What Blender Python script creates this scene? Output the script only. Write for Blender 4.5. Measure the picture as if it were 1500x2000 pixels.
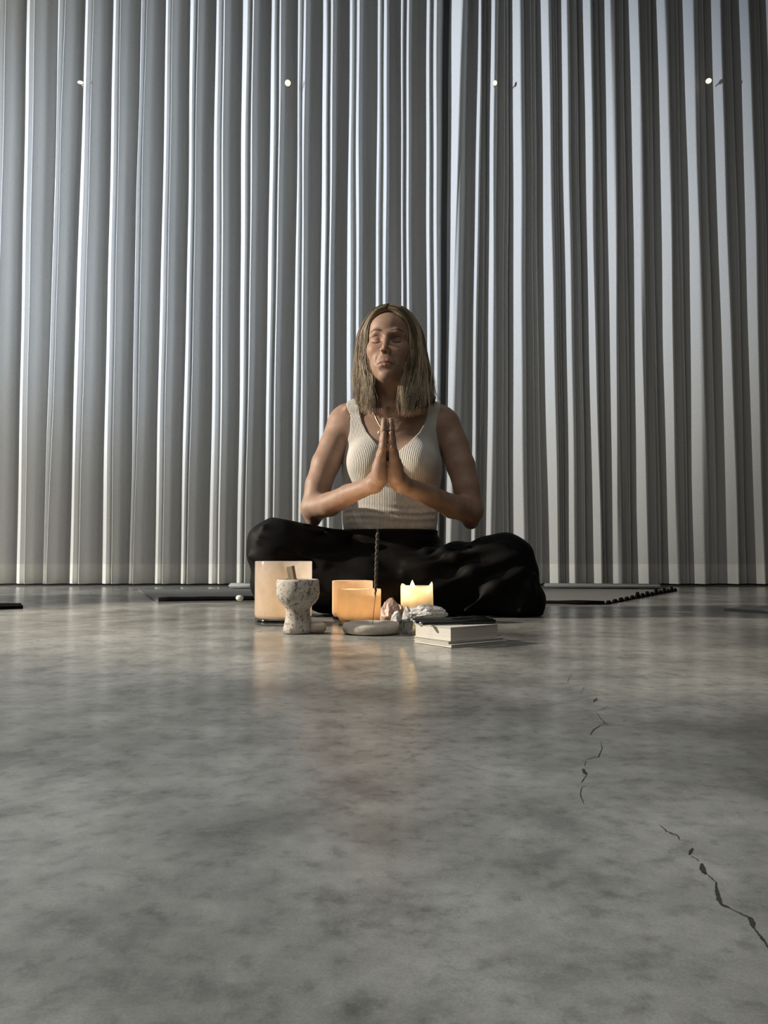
import bpy, bmesh, math, random
import numpy as np
from mathutils import Vector, Matrix

for o in list(bpy.data.objects):
    bpy.data.objects.remove(o, do_unlink=True)
SC = bpy.context.scene
COL = SC.collection
R = math.radians
rnd = random.Random(7)

# ------------------------------------------------------------------ camera
CAM_H = 0.146
PITCH = math.atan(90 / 1500)
F = 1500.0
cam_d = bpy.data.cameras.new('camera')
cam = bpy.data.objects.new('camera', cam_d)
COL.objects.link(cam)
cam.location = (0, 0, CAM_H)
cam.rotation_euler = (math.pi / 2 + PITCH, 0, 0)
cam_d.sensor_fit = 'VERTICAL'
cam_d.sensor_height = 36
cam_d.lens = 36 * F / 2000
cam_d.clip_start = 0.02
SC.camera = cam

# ------------------------------------------------------------------ view, world, lights
vs = SC.view_settings
vs.view_transform = 'Standard'
vs.look = 'None'
vs.gamma = 1
vs.use_curve_mapping = False
vs.exposure = 0.0
w = bpy.data.worlds.new('world')
SC.world = w
w.use_nodes = True
w.node_tree.nodes['Background'].inputs[0].default_value = (0.5, 0.55, 0.65, 1)
w.node_tree.nodes['Background'].inputs[1].default_value = 0.02


def aim(o, target):
    d = Vector(target) - o.location
    o.rotation_euler = d.to_track_quat('-Z', 'Y').to_euler()


def spot(name, loc, target, power, color, size, blend, radius):
    l = bpy.data.lights.new(name, 'SPOT')
    l.energy = power
    l.color = color
    l.spot_size = R(size)
    l.spot_blend = blend
    l.shadow_soft_size = radius
    o = bpy.data.objects.new(name, l)
    COL.objects.link(o)
    o.location = loc
    aim(o, target)
    return o


def area(name, loc, target, power, color, sx, sy):
    l = bpy.data.lights.new(name, 'AREA')
    l.shape = 'RECTANGLE'
    l.size = sx
    l.size_y = sy
    l.energy = power
    l.color = color
    o = bpy.data.objects.new(name, l)
    COL.objects.link(o)
    o.location = loc
    aim(o, target)
    return o


LP = Vector((-4.3, 1.2, 1.2))


def toward(az, el):
    return LP + Vector((math.sin(R(az)) * math.cos(R(el)), math.cos(R(az)) * math.cos(R(el)), math.sin(R(el)))) * 4


spot('curtain_lamp', LP, toward(36, 3), 950, (1.0, 0.97, 0.90), 68, 0.35, 0.06)
spot('cool_spot', LP + Vector((0, 0, .1)), toward(49, 12), 1250, (0.58, 0.74, 1.0), 48, 1.0, 0.06)  # bluish spot on the upper curtain; its source is unseen
spot('side_lamp', (-3.0, 1.75, 1.45), (0.1, 1.95, 0.40), 800, (1.0, 0.90, 0.76), 44, 0.5, 0.04)
spot('floor_fill_spot', (-0.9, 0.15, 3.4), (-0.8, 0.2, 0.0), 255, (1.0, 0.99, 0.94), 56, 1.0, 0.15)  # unseen spot added to brighten the near floor, cone kept off the woman
area('ceiling_fill', (-0.3, 0.2, 3.4), (-0.3, 0.5, 0.0), 34, (1.0, 0.97, 0.93), 3.0, 2.0)  # unseen area light, added as ambient fill for the closed room

# ------------------------------------------------------------------ helpers


def ray(px, py):
    x = (px - 750) / F
    u = (1000 - py) / F
    c, s = math.cos(PITCH), math.sin(PITCH)
    return Vector((x, c - u * s, s + u * c))


def at(px, py, Y):
    d = ray(px, py)
    t = Y / d.y
    return Vector((d.x * t, Y, CAM_H + d.z * t))


def onz(px, py, z=0.0):
    d = ray(px, py)
    t = (z - CAM_H) / d.z
    return Vector((d.x * t, d.y * t, z))


def tag(o, label=None, cat=None, group=None, kind=None):
    if label: o['label'] = label
    if cat: o['category'] = cat
    if group: o['group'] = group
    if kind: o['kind'] = kind
    return o


def thing(name, loc, label, cat, group=None):
    o = bpy.data.objects.new(name, None)
    COL.objects.link(o)
    o.location = loc
    o.empty_display_size = 0.05
    return tag(o, label, cat, group)


def root_loc(p):
    v = Vector((0, 0, 0))
    while p is not None:
        v += p.location
        p = p.parent
    return v


def link(name, me, m=None, parent=None, smooth=True):
    """mesh given in world coordinates -> one object, parented without moving it"""
    if parent is not None:
        off = root_loc(parent)
        me.transform(Matrix.Translation(-off))
    o = bpy.data.objects.new(name, me)
    COL.objects.link(o)
    if parent is not None:
        o.parent = parent
    if m: me.materials.append(m)
    if smooth:
        me.polygons.foreach_set('use_smooth', [True] * len(me.polygons))
    me.update()
    return o


def raw(name, vs_, fs, m=None, parent=None, smooth=True):
    me = bpy.data.meshes.new(name)
    me.from_pydata([tuple(v) for v in vs_], [], fs)
    me.update()
    return link(name, me, m, parent, smooth)


def bm_obj(name, bm, m=None, parent=None, smooth=True):
    bmesh.ops.recalc_face_normals(bm, faces=bm.faces)
    me = bpy.data.meshes.new(name)
    bm.to_mesh(me)
    bm.free()
    return link(name, me, m, parent, smooth)


def top_origin(o, loc):
    """give a one-mesh thing its origin at loc"""
    o.data.transform(Matrix.Translation(-Vector(loc)))
    o.location = loc
    return o


def lathe(bm, prof, c, n=64, closed=True, wob=None):
    rings = []
    for (r, z) in prof:
        if r < 1e-5:
            rings.append([bm.verts.new((c[0], c[1], c[2] + z))])
        else:
            ring = []
            for i in range(n):
                a = 2 * math.pi * i / n
                rr = r * (1 + (wob(a, z) if wob else 0))
                ring.append(bm.verts.new((c[0] + rr * math.cos(a), c[1] + rr * math.sin(a), c[2] + z)))
            rings.append(ring)
    for A, B in zip(rings, rings[1:]):
        if len(A) == 1 and len(B) == 1: continue
        for i in range(n):
            j = (i + 1) % n
            if len(A) == 1: bm.faces.new((A[0], B[j], B[i]))
            elif len(B) == 1: bm.faces.new((A[i], A[j], B[0]))
            else: bm.faces.new((A[i], A[j], B[j], B[i]))
    return rings


def tube(bm, pts, rad, n=8, cap=True):
    pts = [Vector(p) for p in pts]
    if not hasattr(rad, '__len__'): rad = [rad] * len(pts)
    rings = []
    t0 = (pts[1] - pts[0]).normalized()
    u = t0.orthogonal().normalized()
    for i, p in enumerate(pts):
        t = (pts[min(i + 1, len(pts) - 1)] - pts[max(i - 1, 0)]).normalized()
        u = (u - t * u.dot(t)).normalized()
        v = t.cross(u)
        rings.append([bm.verts.new(p + (u * math.cos(2 * math.pi * k / n) + v * math.sin(2 * math.pi * k / n)) * rad[i]) for k in range(n)])
    for A, B in zip(rings, rings[1:]):
        for k in range(n):
            bm.faces.new((A[k], A[(k + 1) % n], B[(k + 1) % n], B[k]))
    if cap:
        bm.faces.new(rings[0][::-1])
        bm.faces.new(rings[-1])


def box(bm, c, ex, ey, ez, ax=(1, 0, 0), ay=(0, 1, 0), az=(0, 0, 1), bevel=0.0):
    c = Vector(c)
    ax, ay, az = Vector(ax), Vector(ay), Vector(az)
    V = []
    for sz in (-1, 1):
        for sx, sy in ((-1, -1), (1, -1), (1, 1), (-1, 1)):
            V.append(bm.verts.new(c + ax * (sx * ex / 2) + ay * (sy * ey / 2) + az * (sz * ez / 2)))
    fs = [(3, 2, 1, 0), (4, 5, 6, 7), (0, 1, 5, 4), (1, 2, 6, 5), (2, 3, 7, 6), (3, 0, 4, 7)]
    faces = [bm.faces.new([V[i] for i in f]) for f in fs]
    if bevel > 0:
        es = list({e for f in faces for e in f.edges})
        bmesh.ops.bevel(bm, geom=es, offset=bevel, segments=3, profile=0.5, affect='EDGES')


def blob(bm, c, r, seed, rough=0.18, sub=4, flat=0.0, facets=0):
    """irregular stone / crystal"""
    tmp = bmesh.ops.create_icosphere(bm, subdivisions=sub, radius=1.0)['verts']
    q = random.Random(seed)
    planes = []
    for _ in range(facets):
        d = Vector((q.uniform(-1, 1), q.uniform(-1, 1), q.uniform(-0.6, 1))).normalized()
        planes.append((d, q.uniform(0.62, 0.9)))
    from mathutils import noise
    off = Vector((q.uniform(0, 50), q.uniform(0, 50), q.uniform(0, 50)))
    for v in tmp:
        p = v.co.copy()
        for d, h in planes:
            e = p.dot(d)
            if e > h: p -= d * (e - h)
        n_ = noise.fractal(p * 1.6 + off, 1.0, 2.0, 4)
        p *= 1 + rough * n_
        v.co = Vector((c[0] + p.x * r[0], c[1] + p.y * r[1], max(c[2] + p.z * r[2], c[2] - r[2] * (1 - flat))))


# ------------------------------------------------------------------ materials
def newmat(name):
    m = bpy.data.materials.new(name)
    m.use_nodes = True
    nt = m.node_tree
    return m, nt, nt.nodes['Principled BSDF']


def S(b, **k):
    for n_, v in k.items():
        b.inputs[n_.replace('_', ' ')].default_value = v


def simple(name, col, rough=0.6, **k):
    m, nt, b = newmat(name)
    S(b, Base_Color=(*col, 1), Roughness=rough, **k)
    return m


def N(nt, t, **props):
    n_ = nt.nodes.new(t)
    for a, v in props.items(): setattr(n_, a, v)
    return n_


def noise_tex(nt, scale, detail=6, rough=0.55, coord='Object', stretch=None):
    tc = N(nt, 'ShaderNodeTexCoord')
    mp = N(nt, 'ShaderNodeMapping')
    if stretch: mp.inputs['Scale'].default_value = stretch
    nt.links.new(tc.outputs[coord], mp.inputs[0])
    t = N(nt, 'ShaderNodeTexNoise')
    t.inputs['Scale'].default_value = scale
    t.inputs['Detail'].default_value = detail
    t.inputs['Roughness'].default_value = rough
    nt.links.new(mp.outputs[0], t.inputs['Vector'])
    return t


def ramp(nt, src, stops):
    r_ = N(nt, 'ShaderNodeValToRGB')
    el = r_.color_ramp.elements
    while len(el) < len(stops): el.new(0.5)
    for e, (p, c) in zip(el, stops):
        e.position = p
        e.color = (*c, 1) if hasattr(c, '__len__') else (c, c, c, 1)
    nt.links.new(src, r_.inputs[0])
    return r_


def mixc(nt, a, b_, fac, mode='MIX'):
    m_ = N(nt, 'ShaderNodeMix', data_type='RGBA', blend_type=mode)
    for sock, v in ((m_.inputs['Factor'], fac), (m_.inputs['A'], a), (m_.inputs['B'], b_)):
        if hasattr(v, 'is_output'): nt.links.new(v, sock)
        elif hasattr(v, '__len__'): sock.default_value = (*v, 1)
        else: sock.default_value = v
    return m_.outputs['Result']


def bump(nt, b, src, strength, dist):
    bp = N(nt, 'ShaderNodeBump')
    bp.inputs['Strength'].default_value = strength
    bp.inputs['Distance'].default_value = dist
    nt.links.new(src, bp.inputs['Height'])
    nt.links.new(bp.outputs[0], b.inputs['Normal'])


# polished concrete
M_floor, nt, b = newmat('polished_concrete')
n1 = noise_tex(nt, 3.2, 8, 0.62, stretch=(1, 0.8, 1))
n2 = noise_tex(nt, 17.0, 8, 0.68)
n3 = noise_tex(nt, 75.0, 5, 0.6)
n4 = noise_tex(nt, 800.0, 3, 0.7)
c1 = ramp(nt, n1.outputs[0], [(0.37, (0.130, 0.130, 0.118)), (0.48, (0.240, 0.241, 0.222)), (0.61, (0.345, 0.345, 0.322))])
c2 = ramp(nt, n2.outputs[0], [(0.36, 0.60), (0.47, 0.93), (0.64, 1.18)])
c3 = ramp(nt, n3.outputs[0], [(0.33, 0.70), (0.45, 0.98), (0.68, 1.10)])
c4 = ramp(nt, n4.outputs[0], [(0.25, 0.80), (0.5, 1.0), (0.78, 1.16)])
o_ = mixc(nt, c1.outputs[0], c2.outputs[0], 1.0, 'MULTIPLY')
o_ = mixc(nt, o_, c3.outputs[0], 1.0, 'MULTIPLY')
o_ = mixc(nt, o_, c4.outputs[0], 1.0, 'MULTIPLY')
nt.links.new(o_, b.inputs['Base Color'])
rr = ramp(nt, n2.outputs[0], [(0.3, 0.28), (0.7, 0.17)])
nt.links.new(rr.outputs[0], b.inputs['Roughness'])
S(b, IOR=1.5)
bump(nt, b, n3.outputs[0], 0.03, 0.001)

# sheer curtain cloth, doubled in the hem
M_curtain, nt, b = newmat('sheer_curtain_cloth')
geo = N(nt, 'ShaderNodeNewGeometry')
sep = N(nt, 'ShaderNodeSeparateXYZ')
nt.links.new(geo.outputs['Position'], sep.inputs[0])
hem = N(nt, 'ShaderNodeMath', operation='LESS_THAN')
hem.inputs[1].default_value = 0.115
nt.links.new(sep.outputs['Z'], hem.inputs[0])
weave = noise_tex(nt, 420, 3, 0.7, stretch=(1, 1, 0.35))
wr = ramp(nt, weave.outputs[0], [(0.3, 0.84), (0.7, 1.10)])
colr = mixc(nt, (0.66, 0.66, 0.645), (0.74, 0.735, 0.70), hem.outputs[0])
colr = mixc(nt, colr, wr.outputs[0], 1.0, 'MULTIPLY')
nt.links.new(colr, b.inputs['Base Color'])
S(b, Roughness=0.85)
b.inputs['Specular IOR Level'].default_value = 0.15
tr = N(nt, 'ShaderNodeBsdfTranslucent')
nt.links.new(colr, tr.inputs[0])
mx = N(nt, 'ShaderNodeMixShader')
fm = N(nt, 'ShaderNodeMath', operation='MULTIPLY_ADD')
fm.inputs[1].default_value = -0.10
fm.inputs[2].default_value = 0.22
nt.links.new(hem.outputs[0], fm.inputs[0])
nt.links.new(fm.outputs[0], mx.inputs[0])
nt.links.new(b.outputs[0], mx.inputs[1])
nt.links.new(tr.outputs[0], mx.inputs[2])
nt.links.new(mx.outputs[0], nt.nodes['Material Output'].inputs[0])

M_wall, nt, b = newmat('painted_plaster')
wn = noise_tex(nt, 3, 5)
nt.links.new(ramp(nt, wn.outputs[0], [(0.3, (0.20, 0.20, 0.195)), (0.7, (0.24, 0.24, 0.235))]).outputs[0], b.inputs['Base Color'])
S(b, Roughness=0.9)
M_darkstrip = simple('dark_strip', (0.05, 0.05, 0.047), 0.6)

M_skin, nt, b = newmat('skin')
at_ = N(nt, 'ShaderNodeAttribute', attribute_name='tint')
sn = noise_tex(nt, 60, 5)
sr = ramp(nt, sn.outputs[0], [(0.3, 0.88), (0.7, 1.08)])
nt.links.new(mixc(nt, at_.outputs['Color'], sr.outputs[0], 1.0, 'MULTIPLY'), b.inputs['Base Color'])
S(b, Roughness=0.56)
b.inputs['Specular IOR Level'].default_value = 0.38
b.inputs['Subsurface Weight'].default_value = 0.12
b.inputs['Subsurface Radius'].default_value = (0.012, 0.004, 0.002)
b.inputs['Subsurface Scale'].default_value = 0.6
sn2 = noise_tex(nt, 420, 3)
bump(nt, b, sn2.outputs[0], 0.25, 0.0006)

M_hair, nt, b = newmat('blonde_hair')
ha = N(nt, 'ShaderNodeAttribute', attribute_name='tint')
nt.links.new(ha.outputs['Color'], b.inputs['Base Color'])
S(b, Roughness=0.42)
b.inputs['Specular IOR Level'].default_value = 0.4
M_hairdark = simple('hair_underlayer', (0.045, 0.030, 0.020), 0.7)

M_knit, nt, b = newmat('ribbed_white_knit')
ra = N(nt, 'ShaderNodeAttribute', attribute_name='rib')
sn_ = N(nt, 'ShaderNodeMath', operation='SINE')
nt.links.new(ra.outputs['Fac'], sn_.inputs[0])
kc = ramp(nt, sn_.outputs[0], [(0.0, (0.46, 0.44, 0.40)), (0.6, (0.63, 0.61, 0.565))])
nt.links.new(kc.outputs[0], b.inputs['Base Color'])
S(b, Roughness=0.9)
b.inputs['Sheen Weight'].default_value = 0.2
bump(nt, b, sn_.outputs[0], 0.8, 0.0011)

M_black, nt, b = newmat('black_trouser_cloth')
S(b, Base_Color=(0.0042, 0.0038, 0.0038, 1), Roughness=0.62)
b.inputs['Specular IOR Level'].default_value = 0.09
tn = noise_tex(nt, 9, 5, stretch=(1, 1, 1))
bump(nt, b, tn.outputs[0], 0.25, 0.015)


def speck(name, base, dark, sc, thr, rough=0.7, sc2=None):
    m, nt, b = newmat(name)
    a = noise_tex(nt, sc, 6, 0.65)
    b1 = noise_tex(nt, (sc2 or sc * 3), 5, 0.7)
    c = ramp(nt, a.outputs[0], [(thr - 0.03, dark), (thr + 0.03, base)])
    d = ramp(nt, b1.outputs[0], [(thr - 0.05, 0.35), (thr + 0.02, 1.0)])
    o_ = mixc(nt, c.outputs[0], d.outputs[0], 1.0, 'MULTIPLY')
    nt.links.new(o_, b.inputs['Base Color'])
    S(b, Roughness=rough)
    bump(nt, b, b1.outputs[0], 0.5, 0.002)
    return m


M_traver = speck('speckled_travertine', (0.50, 0.455, 0.40), (0.17, 0.14, 0.12), 130, 0.425, sc2=330)
M_dish = speck('pale_stone', (0.52, 0.47, 0.40), (0.38, 0.33, 0.28), 60, 0.38, 0.5, sc2=260)
M_pebble = simple('cream_pebble', (0.50, 0.43, 0.33), 0.35)
M_pebble.node_tree.nodes['Principled BSDF'].inputs['Subsurface Weight'].default_value = 0.3
M_pebble.node_tree.nodes['Principled BSDF'].inputs['Subsurface Scale'].default_value = 0.01
M_quartz = speck('rough_white_quartz', (0.62, 0.61, 0.58), (0.34, 0.33, 0.31), 110, 0.42, 0.35)
M_rose = speck('rose_quartz', (0.66, 0.44, 0.34), (0.50, 0.33, 0.25), 60, 0.42, 0.3)
M_rose.node_tree.nodes['Principled BSDF'].inputs['Transmission Weight'].default_value = 0.25


def frosted(name, col, trans, rough=0.25, clear_z=None):
    m, nt, b = newmat(name)
    a = noise_tex(nt, 45, 6, 0.7, stretch=(1, 1, 0.7))
    c = ramp(nt, a.outputs[0], [(0.3, tuple(x * 0.82 for x in col)), (0.7, col)])
    nt.links.new(c.outputs[0], b.inputs['Base Color'])
    S(b, Roughness=rough)
    t = N(nt, 'ShaderNodeBsdfTranslucent')
    nt.links.new(c.outputs[0], t.inputs[0])
    mx = N(nt, 'ShaderNodeMixShader')
    mx.inputs[0].default_value = trans
    nt.links.new(b.outputs[0], mx.inputs[1])
    nt.links.new(t.outputs[0], mx.inputs[2])
    nt.links.new(mx.outputs[0], nt.nodes['Material Output'].inputs[0])
    return m


M_frost = frosted('milky_frosted_glass', (0.76, 0.72, 0.68), 0.78, 0.15)
M_votive = frosted('amber_frosted_glass', (0.95, 0.82, 0.64), 0.75, 0.15)
M_votive2 = frosted('peach_frosted_glass', (0.92, 0.80, 0.68), 0.7, 0.15)
M_wax = frosted('candle_wax', (0.98, 0.95, 0.90), 0.82, 0.45)
M_glass, nt, b = newmat('clear_glass')
S(b, Base_Color=(0.96, 0.98, 0.97, 1), Roughness=0.04, IOR=1.45)
b.inputs['Transmission Weight'].default_value = 1.0
M_wick = simple('charred_wick', (0.02, 0.015, 0.01), 0.9)


def emit(name, col, s):
    m, nt, b = newmat(name)
    S(b, Base_Color=(0, 0, 0, 1))
    b.inputs['Emission Color'].default_value = (*col, 1)
    b.inputs['Emission Strength'].default_value = s
    return m


M_flame = emit('candle_flame', (1.0, 0.62, 0.22), 40)
M_bulb = emit('lit_bulb', (1.0, 0.84, 0.66), 1.3)
M_paper, nt, b = newmat('page_block')
tc = N(nt, 'ShaderNodeTexCoord')
mp = N(nt, 'ShaderNodeMapping')
mp.inputs['Scale'].default_value = (0.5, 0.5, 900)
nt.links.new(tc.outputs['Object'], mp.inputs[0])
pn = N(nt, 'ShaderNodeTexNoise')
pn.inputs['Scale'].default_value = 1.0
nt.links.new(mp.outputs[0], pn.inputs['Vector'])
nt.links.new(ramp(nt, pn.outputs[0], [(0.35, (0.48, 0.455, 0.40)), (0.55, (0.62, 0.595, 0.54))]).outputs[0], b.inputs['Base Color'])
S(b, Roughness=0.8)
M_cover = simple('cream_card_cover', (0.60, 0.575, 0.52), 0.55)
M_cover2 = simple('grey_card_cover', (0.36, 0.34, 0.31), 0.6)
M_pen = simple('black_pen_plastic', (0.012, 0.012, 0.012), 0.28)
M_silver = simple('silver', (0.75, 0.73, 0.70), 0.2, Metallic=1.0)
M_gold = simple('gold', (0.75, 0.55, 0.30), 0.25, Metallic=1.0)
M_pearl = simple('pearl', (0.75, 0.68, 0.62), 0.2)
M_wood, nt, b = newmat('palo_santo_wood')
wn = noise_tex(nt, 60, 5, stretch=(1, 1, 0.12))
nt.links.new(ramp(nt, wn.outputs[0], [(0.3, (0.20, 0.15, 0.10)), (0.7, (0.36, 0.28, 0.19))]).outputs[0], b.inputs['Base Color'])
S(b, Roughness=0.75)
M_incense = speck('incense_paste', (0.13, 0.10, 0.07), (0.04, 0.03, 0.02), 260, 0.45, 0.9)
M_stem = simple('bamboo_stem', (0.40, 0.28, 0.17), 0.7)
M_mat, nt, b = newmat('grey_rubber_mat')
mn = noise_tex(nt, 500, 3)
nt.links.new(ramp(nt, mn.outputs[0], [(0.3, (0.17, 0.172, 0.165)), (0.7, (0.22, 0.222, 0.212))]).outputs[0], b.inputs['Base Color'])
S(b, Roughness=0.55)
M_matblack = simple('black_mat_underside', (0.006, 0.006, 0.006), 0.95)
M_matblack.node_tree.nodes['Principled BSDF'].inputs['Specular IOR Level'].default_value = 0.05
M_pale = simple('pale_grey_blanket', (0.42, 0.42, 0.40), 0.9)
M_crack = simple('dark_crack', (0.035, 0.035, 0.031), 0.9)

# ------------------------------------------------------------------ room shell
X0, X1, Y0, Y1, ZC = -4.6, 4.4, -3.6, 4.35, 3.6


def slab(name, lo, hi, m):
    bm = bmesh.new()
    c = [(a + b_) / 2 for a, b_ in zip(lo, hi)]
    box(bm, c, *[b_ - a for a, b_ in zip(lo, hi)])
    return tag(bm_obj(name, bm, m, smooth=False), kind='structure')


floor = slab('floor', (X0, Y0, -0.1), (X1, Y1, 0), M_floor)
slab('ceiling', (X0, Y0, ZC), (X1, Y1, ZC + 0.1), M_wall)
slab('wall_left', (X0 - 0.1, Y0, 0), (X0, Y1, ZC), M_wall)
slab('wall_right', (X1, Y0, 0), (X1 + 0.1, Y1, ZC), M_wall)
slab('wall_back', (X0, Y1, 0), (X1, Y1 + 0.1, ZC), M_wall)
slab('wall_front', (X0, Y0 - 0.1, 0), (X1, Y0, ZC), M_wall)
slab('floor_strip_1', (X0, 3.93, 0), (X1, 4.18, 0.004), M_darkstrip)  # thin dark strip lying on the floor below the curtain hem

# cracks in the concrete
crk = [([(555, 150), (530, 180), (520, 205), (545, 210)], .7), ([(640, 225), (600, 228), (585, 262)], .8), ([(665, 282), (655, 292), (648, 302)], 4.5),
       ([(600, 342), (660, 345), (690, 338), (715, 325)], 1.1), ([(660, 350), (680, 380), (705, 405), (725, 415)], .8),
       ([(705, 405), (650, 435), (632, 462)], 1.6), ([(685, 495), (690, 530), (670, 570), (630, 578), (605, 585)], 1.3),
       ([(612, 588), (604, 612)], .8), ([(597, 628), (604, 642), (614, 655)], 4.2), ([(614, 655), (600, 680), (588, 695)], .9), ([(612, 708), (590, 720), (583, 750), (592, 775), (600, 800)], 1.0),
       ([(970, 900), (1010, 935), (1060, 955), (1070, 975)], 1.0), ([(1135, 1015), (1122, 1030), (1116, 1046)], 3.0), ([(1125, 1052), (1165, 1078)], .9),
       ([(1176, 1090), (1180, 1110), (1186, 1132), (1200, 1140)], 4.0), ([(1205, 1142), (1245, 1180)], .7), ([(1245, 1180), (1250, 1215), (1256, 1250), (1275, 1290), (1310, 1305)], 3.0),
       ([(1310, 1305), (1370, 1335), (1412, 1355)], 1.2), ([(1412, 1352), (1422, 1375), (1428, 1402)], 4.5), ([(1430, 1402), (1460, 1440), (1485, 1470), (1505, 1510)], 1.5)]
bm = bmesh.new()
q = random.Random(3)
for pts, wd in crk:
    P = []
    for (a, b_), (c_, d_) in zip(pts, pts[1:]):
        for k in range(6):
            t = k / 6
            P.append((a + (c_ - a) * t + q.uniform(-2.2, 2.2) * (k > 0), b_ + (d_ - b_) * t + q.uniform(-1.5, 1.5) * (k > 0)))
    P.append(pts[-1])
    W3 = [onz(900 + a * .4, 1250 + b_ * .4, 0.0004) for a, b_ in P]
    L, Rr = [], []
    n_ = len(W3)
    for i, p in enumerate(W3):
        t = (W3[min(i + 1, n_ - 1)] - W3[max(i - 1, 0)])
        t.normalize()
        s = Vector((-t.y, t.x, 0)) * 0.00031 * wd * (0.25 + 0.75 * math.sin(math.pi * (i + .5) / n_)) * q.uniform(0.6, 1.3)
        L.append(bm.verts.new(p + s))
        Rr.append(bm.verts.new(p - s))
    for i in range(n_ - 1):
        bm.faces.new((L[i], L[i + 1], Rr[i + 1], Rr[i]))
tag(bm_obj('crack', bm, M_crack, floor, smooth=False), label='dark hairline crack in the concrete')

# ------------------------------------------------------------------ curtains
CY = 4.05


def xw(px, py=300):
    return at(px, py, CY).x


# (x at y=300, x at y=1120, strength of main ridge, left minor band offset, its strength)
LF = [(-42, -60), (15, -3), (72, 58), (128, 101), (183, 162), (238, 225), (287, 267), (338, 324), (388, 372), (441, 433), (496, 483), (548, 537), (597, 588), (649, 643), (702, 698), (754, 752), (798, 796), (852, 852)]
RF = [(893, 876, 1.3), (932, 922, .6), (961, 954, 1.0), (1012, 1018, 1.25), (1070, 1084, 1.1), (1105, 1116, 1.1), (1150, 1166, 1.0), (1191, 1202, 1.2), (1242, 1256, 1.2), (1297, 1315, 1.1), (1351, 1367, 1.5), (1405, 1431, 1.1), (1459, 1482, 1.1), (1512, 1535, 1.1), (1565, 1590, 1.1)]


def curtain_mesh(name, ctrl, label):
    """ctrl: list of (x_top, x_bottom, depth) ; depth 0 front .. 1 back"""
    xt = np.array([xw(c[0], 300) for c in ctrl])
    xb = np.array([xw(c[1], 1120) for c in ctrl])
    dp = np.array([c[2] for c in ctrl])
    # Catmull-Rom style resample
    t = np.arange(len(ctrl))
    SUB = 7
    tt = np.linspace(0, len(ctrl) - 1, (len(ctrl) - 1) * SUB + 1)

    def cr(v):
        i = np.clip(tt.astype(int), 0, len(v) - 2)
        f = tt - i
        g = lambda k: v[np.clip(k, 0, len(v) - 1)]
        m0 = (g(i + 1) - g(i - 1)) * .5 * .75
        m1 = (g(i + 2) - g(i)) * .5 * .75
        return (2 * f**3 - 3 * f**2 + 1) * g(i) + (f**3 - 2 * f**2 + f) * m0 + (-2 * f**3 + 3 * f**2) * g(i + 1) + (f**3 - f**2) * m1
    xt, xb, dp = cr(xt), cr(xb), cr(dp)
    zt, zb = at(750, 300, CY).z, at(750, 1120, CY).z
    rows = 46
    zs = np.linspace(0.012, ZC - 0.02, rows)
    zs[1] = 0.115
    V = []
    rs = np.random.RandomState(len(ctrl))
    kn = np.linspace(xt[0], xt[-1], 14)
    ph = np.interp(xt, kn, rs.uniform(0, 6.28, 14))
    for z in zs:
        s = (z - zb) / (zt - zb)
        x = xb + (xt - xb) * s
        amp = 0.125 * (1 - 0.06 * s)
        y = CY - 0.06 + dp * amp
        x = x + 0.0028 * np.sin(z * 2.1 + ph * 2) + 0.001 * np.sin(z * 6.3 + ph * 3)
        y = y + 0.004 * np.sin(z * 2.3 + ph * 4)
        V += list(zip(x, y, np.full_like(x, z)))
    n_ = len(xt)
    Fc = []
    for r_ in range(rows - 1):
        for i in range(n_ - 1):
            a = r_ * n_ + i
            Fc.append((a, a + 1, a + n_ + 1, a + n_))
    o = raw(name, V, Fc, M_curtain)
    return tag(o, label, 'curtain')


q = random.Random(11)
ctrl = [(-130, -150, .9)]
prev = LF[0]
for (a, b_), (c_, d_) in zip(LF, LF[1:]):
    gt, gb = c_ - a, d_ - b_
    f = lambda u, dep: ctrl.append((a + gt * u, b_ + gb * u, dep))
    f(0.0, 0.0)
    f(0.10, 0.35)
    f(0.15, 0.80)
    f(0.30 + q.uniform(-.03, .03), 0.92 + q.uniform(-.05, .05))
    f(0.48 + q.uniform(-.04, .04), 0.80 + q.uniform(-.06, .06))
    f(0.64, 0.50 + q.uniform(-.08, .08))
    f(0.74 + q.uniform(-.02, .03), 0.30 + q.uniform(-.1, .1))
    f(0.82, 0.62)
    f(0.90, 0.45)
ctrl += [(852, 852, 0.05), (860, 856, .5), (865, 859, .9)]
curtain_mesh('curtain', ctrl, 'white sheer curtain filling the left half, hanging in narrow even folds')
ctrl = [(876, 867, .8), (882, 870, .35), (890, 872, -.10), (900, 882, -.05), (908, 892, .5), (914, 902, 1.0), (922, 914, .95)]
for i, ((a, b_, s0), (c_, d_, s1)) in enumerate(zip(RF[1:], RF[2:])):
    gt, gb = c_ - a, d_ - b_
    f = lambda u, dep: ctrl.append((a + gt * u, b_ + gb * u, dep))
    wv = 7.0 / gt * s0
    f(-wv * .9, 0.42)
    f(0.0, 0.02)
    f(wv * .9, 0.02 + .1)
    f(wv * 1.5, 0.55)
    k = 0.30
    f(k + .06, 0.62 + q.uniform(-.06, .08))
    f(k + .14, 0.42 + q.uniform(-.08, .08))
    f(k + .20, 0.66)
    f(k + .30, 0.55 + q.uniform(-.05, .1))
    f(k + .36, 0.86)
    f(1 - 7.0 / gt * s1 * 2.0, 0.98)
curtain_mesh('curtain', ctrl, 'white sheer curtain filling the right half, deeper folds, shaded at its top right')

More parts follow.
